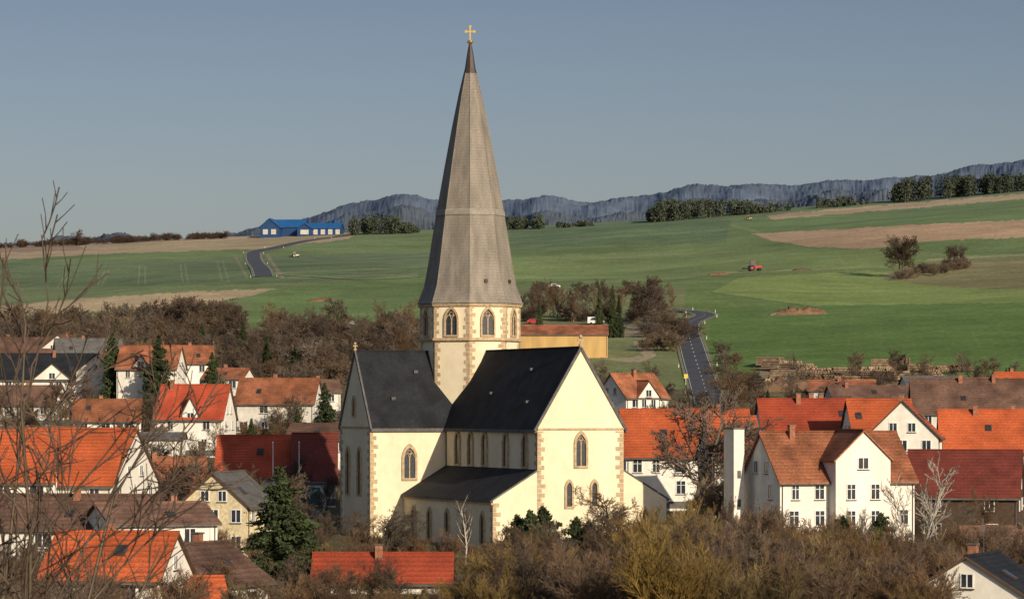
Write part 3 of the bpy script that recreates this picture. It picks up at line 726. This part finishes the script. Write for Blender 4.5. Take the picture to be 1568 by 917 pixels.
def wood(name,spec,seed):
    rs=np.random.RandomState(seed); Vs=[];Fs=[];off=0;S=[]
    for px,pyb,pyt,wpx,n in spec:
        x,d,z=ground_at(px,pyb); h=(pyb-pyt)*d/F; w=wpx*d/F/2
        S.append((x,d,z,x,d,z+h*.7,.25,.1,0))
        u=rs.rand(n); a=rs.rand(n)*6.28; zz=.1+.9*u; rad=w*np.sqrt(np.clip(1-((zz-.5)/.55)**2,.05,1))*np.sqrt(rs.rand(n))*rs.uniform(.7,1.2,n)
        C=np.stack([x+rad*np.cos(a),d+rad*np.sin(a),z+zz*h*(1+.08*np.sin(a*3+px))],1); s=rs.uniform(.3,.8,n)[:,None]
        A=rs.randn(n,3);A/=np.linalg.norm(A,axis=1)[:,None];B=np.cross(A,rs.randn(n,3));B/=np.linalg.norm(B,axis=1)[:,None]
        Q=np.stack([C-A*s,C-B*s*.7,C+A*s,C+B*s*.7],1).reshape(-1,3); Vs.append(Q); Fs.append(np.arange(n)[:,None]*4+np.arange(4)+off); off+=4*n
    V,Fc,mi=seg_arrays(S); 
    me=npmesh(name,np.concatenate(Vs+[V]),np.concatenate(Fs+[Fc+off]),[M_pine,M_bark],np.concatenate([np.zeros(off//4),np.ones(len(Fc))]))
    link(name,me)
def row(x0,x1,n,top,w,seed,N=260,bo=3):
    rs=random.Random(seed); L=[]
    for i in range(n):
        px=rs.uniform(x0,x1); cr=float(np.interp(px,CRX,CRY)); L.append((px,cr+bo+rs.uniform(0,2),top(px)+rs.uniform(0,8),rs.uniform(.6,1.3)*w,N))
    return L
wood('pine_wood',row(992,1178,64,lambda p:float(np.interp(p,[985,1010,1050,1100,1150,1180],[326,306,303,303,306,318])),19,1),1)
wood('pine_wood',row(1367,1600,85,lambda p:float(np.interp(p,[1362,1385,1430,1480,1530,1600],[290,273,268,267,266,266])),18,2),2)
wood('pine_wood',row(537,640,36,lambda p:float(np.interp(p,[535,560,600,640],[335,328,330,345])),17,3),3)
wood('pine_wood',row(775,832,18,lambda p:330,16,4),4)
wood('distant_bushes',row(855,910,14,lambda p:338,10,5,120)+row(1180,1215,8,lambda p:308,9,6,120)+row(1250,1330,18,lambda p:301,9,7,120),5)
e=empty('skyline_hedge',(0,0,0))
for i in range(130):
    px=random.choice([random.uniform(-30,130),random.uniform(110,260),random.uniform(255,345),random.uniform(120,125),random.uniform(180,200)]); cr=float(np.interp(px,CRX,CRY))
    put('bush',random.choice(FB),px,gp(px,cr+2.5),h=random.uniform(2.0,5.5),wid=1.5,parent=e)
put('bare_tree',BD[0],120,gp(120,376),ytop=350); 
# ------------------------------------------------------------ blue hall on the skyline
x,d,z=ground_at(462,361); e=empty('blue_farm_hall',(x,d,z),R(-8)); mw=MB();mr=MB();mn=MB()
k=d/F
gable_block(mw,mr,Matrix.Translation((-10,4,0)),62*k,16,-2,5.0,9.6,.6,.4,.3)
gable_block(mw,mr,Matrix.Translation((13,-1,0)),60*k,13,-2,3.8,7.0,.6,.4,.3)
gable_block(mw,mr,Matrix.Translation((-17,-6,0))@Matrix.Rotation(R(90),4,'Z'),14,12,-2,4.5,9.4,.6,.5,.4)
gable_block(mw,mr,Matrix.Translation((4,-7,0))@Matrix.Rotation(R(90),4,'Z'),8,9,-2,3.5,6.6,.6,.5,.4)
for xx in (10,14.5,19,23.5): mn.box((xx,-7.55,1.8),(2.6,.08,3.0),0)
mn.box((4,-11.05,1.6),(5,.08,2.8),0); mn.box((-19.5,-13.05,1.8),(3,.08,3.0),0); mn.box((-14.5,-13.05,1.8),(3,.08,3.0),0)
mb=MB(); mb.ring([(1.6,0),(1.6,9.5),(.2,11)],12,0,0,Matrix.Translation((19,8,0))); mb.ring([(1.2,0),(1.2,8.5),(.2,9.7)],12,0,0,Matrix.Translation((23,8,0)))
mb.obj('silo',[M_blued],e); mw.obj('walls',[M_blued],e); mr.obj('roof',[M_blue,M_blued,M_grey],e); mn.obj('doors',[M_whiteB],e)
# ------------------------------------------------------------ vehicles
def car(px,py,paint,yaw,name='parked_car',van=False):
    x,d,z=ground_at(px,py); mb=MB(); 
    hb=.95 if not van else 1.1
    prof=[(-2.1,.35),(2.1,.35),(2.15,.7),(1.9,hb-.08),(1.0,hb),(.45,1.45),(-1.3,1.48),(-1.95,hb+.05),(-2.15,.8)] if not van else [(-2.4,.35),(2.4,.35),(2.45,.9),(2.1,1.2),(1.5,2.1),(-2.35,2.15),(-2.4,.8)]
    n=len(prof); vs=[(a,-.85,b) for a,b in prof]+[(a,.85,b) for a,b in prof]
    mb.add(vs,[tuple(range(n)),tuple(range(2*n-1,n-1,-1))]+[(i,(i+1)%n,n+(i+1)%n,n+i) for i in range(n)],0)
    for s in (-1,1):
        zt=1.38 if not van else 1.9
        mb.add([(.85,s*.86,hb+.03),(.42,s*.86,zt),(-1.2,s*.86,zt),(-1.7,s*.86,hb+.08)],[(0,1,2,3)],1)
        for wx_ in (-1.35,1.35): mb.cyl((wx_,s*.7,.33),(wx_,s*.92,.33),.33,.33,12,2)
    o=mb.obj(name,[paint,M_glass,M_tire]); o.location=(x,d,z+.05); o.rotation_euler=(0,0,R(yaw))
for a in [(538,500,M_carw,10),(848,441,M_carw,20),(818,496,M_carr,5)]: car(*a)
car(912,497,M_carw,5,'white_van',True)
def tractor(px,py,yaw,paint=M_carr,s=1.3):
    x,d,z=ground_at(px,py); mb=MB()
    mb.box((1.1,0,1.2),(2.0,.8,.8),0); mb.box((-.6,0,1.0),(1.6,1.0,.6),0)
    mb.hexa([(-1.3,-.75,1.3),(.2,-.75,1.3),(.2,.75,1.3),(-1.3,.75,1.3),(-1.1,-.65,2.6),(.0,-.65,2.6),(.0,.65,2.6),(-1.1,.65,2.6)],1)
    mb.box((-.55,0,2.68),(1.5,1.5,.14),0)
    for sd in (-1,1):
        mb.cyl((-.9,sd*.65,.85),(-.9,sd*1.15,.85),.85,.85,16,2); mb.cyl((1.5,sd*.55,.5),(1.5,sd*.9,.5),.5,.5,14,2); mb.cyl((-.9,sd*1.1,.85),(-.9,sd*1.18,.85),.4,.4,10,0)
    mb.cyl((1.2,.3,1.6),(1.2,.3,2.5),.06,.06,6,2); mb.box((-2.6,0,.7),(1.6,2.8,.25),2); 
    o=mb.obj('tractor',[paint,M_glass,M_tire]); o.location=(x,d,z); o.rotation_euler=(0,0,R(yaw)); o.scale=(s,s,s)
tractor(1155,415,10); tractor(452,394,15,M_whiteB,.9); tractor(1147,337,0,M_barn,.8)
def heap(px,py,Lm,Wm,H,m,name):
    x,d,z=ground_at(px,py); rs=np.random.RandomState(int(px)); n=28;k=14; V=[];Fc=[]
    for i in range(n):
        for j in range(k):
            u=i/(n-1)*2-1;v=j/(k-1)*2-1; h=max(0,(1-u*u))*max(0,(1-v*v)); X=x+u*Lm/2; Y=d+v*Wm/2
            V.append((X,Y,gz(X,Y)-.15+H*h**.6*(1+rs.randn()*.22)))
    for i in range(n-1):
        for j in range(k-1): a=i*k+j; Fc.append((a,a+k,a+k+1,a+1))
    link(name,npmesh(name,V,Fc,[m]))
heap(1225,481,16,5,2.0,M_soil,'earth_heap'); heap(1190,482,5,3,.8,M_log,'earth_heap'); heap(1100,421,9,3,1.0,M_soil,'earth_heap'); heap(1228,414,8,3,.8,M_twigd,'earth_heap'); heap(492,461,10,3,1.0,M_soil,'earth_heap')
heap(1215,598,22,9,2.2,M_soil,'earth_heap')
def logpile(px,py,Ln,rows,yaw,r=.3,ln=5):
    x,d,z=ground_at(px,py); mb=MB(); rng=random.Random(int(px*7+py))
    for k in range(rows):
        for i in range(Ln-k):
            xx=(i-Ln/2+k/2)*2*r; zz=r+k*r*1.72; rr=r*rng.uniform(.75,1.05)
            mb.cyl((xx,-ln/2+rng.uniform(-.4,.4),zz),(xx+rng.uniform(-.1,.1),ln/2,zz),rr,rr*.9,7,0)
    o=mb.obj('log_pile',[M_log]); o.location=(x,d,z-.05); o.rotation_euler=(0,0,R(yaw))
for i,(px,py) in enumerate([(1180,560),(1198,566),(1222,570),(1243,577),(1265,584),(1290,576),(1335,572),(1355,567),(1378,565),(1402,568),(1340,582),(1372,582),(1410,582),(1440,570),(1465,568),(1200,584),(1180,594),(1240,592),(1300,590),(1270,598),(1320,578),(1425,576),(1215,580)]):
    logpile(px,py,random.randint(8,18),random.randint(3,5),random.choice([10,75,95,30,-20,50]),.3)
e=empty('brushwood',(0,0,0))
for i in range(26):
    px=random.uniform(1110,1480); put('bush',random.choice(FR+FB),px,gp(px,random.uniform(572,605)),h=random.uniform(.8,2.2),wid=1.7,parent=e)
for px,py in ((1050,590),):
    x,d,z=ground_at(px,py); mb=MB(); mb.cyl((0,0,0),(0,0,2.2),.05,.05,6,0); mb.box((0,-.08,2.0),(.7,.06,.8),1); mb.box((0,-.03,2.0),(.8,.03,.9),0)
    o=mb.obj('traffic_sign',[M_frame,mat('sign_yellow',(.8,.5,.03),.02)]); o.location=(x,d,z)
# ------------------------------------------------------------ light, sky, camera
az=R(32); el=R(20)
Sv=Vector((math.sin(az)*math.cos(el),-math.cos(az)*math.cos(el),math.sin(el)))
sun=bpy.data.lights.new('sun','SUN'); sun.energy=5.0; sun.angle=R(.5); sun.color=(1,.86,.66)
so=bpy.data.objects.new('sun',sun); so.rotation_euler=Sv.to_track_quat('Z','Y').to_euler(); so.location=(50,-50,80); sc.collection.objects.link(so)
w=bpy.data.worlds.new('World'); sc.world=w; w.use_nodes=True; nt=w.node_tree; N=nt.nodes; L=nt.links; bg=N['Background']
sk=N.new('ShaderNodeTexSky'); sk.sky_type='NISHITA'; sk.sun_disc=False; sk.sun_elevation=el; sk.sun_rotation=math.pi-az; sk.air_density=1.0; sk.dust_density=1.5; sk.ozone_density=1.0
tc=N.new('ShaderNodeTexCoord'); sp=N.new('ShaderNodeSeparateXYZ'); L.new(tc.outputs['Generated'],sp.inputs[0])
rp=N.new('ShaderNodeValToRGB'); L.new(sp.outputs[2],rp.inputs[0])
els=rp.color_ramp.elements; els[0].position=0.0; els[0].color=(.72,.735,.90,1); els[1].position=.32; els[1].color=(.80,.84,.92,1)
x1=els.new(.055); x1.color=(.64,.645,.79,1); x2=els.new(.125); x2.color=(.50,.50,.61,1)
mx=N.new('ShaderNodeMix'); mx.data_type='RGBA'; mx.blend_type='MULTIPLY'; mx.inputs[0].default_value=1
L.new(sk.outputs[0],mx.inputs[6]); L.new(rp.outputs[0],mx.inputs[7]); L.new(mx.outputs[2],bg.inputs['Color']); bg.inputs['Strength'].default_value=.10
cam=bpy.data.cameras.new('camera'); co=bpy.data.objects.new('camera',cam); sc.collection.objects.link(co); sc.camera=co
co.location=(0,0,0); co.rotation_euler=(R(90),0,0); cam.sensor_width=36; cam.lens=36*F/1568; cam.shift_y=(HY-458.5)/1568; cam.clip_end=30000; cam.clip_start=1
cam.dof.use_dof=True; cam.dof.focus_distance=385; cam.dof.aperture_fstop=8
sc.view_settings.view_transform='Standard'; sc.view_settings.look='None'; sc.view_settings.exposure=0
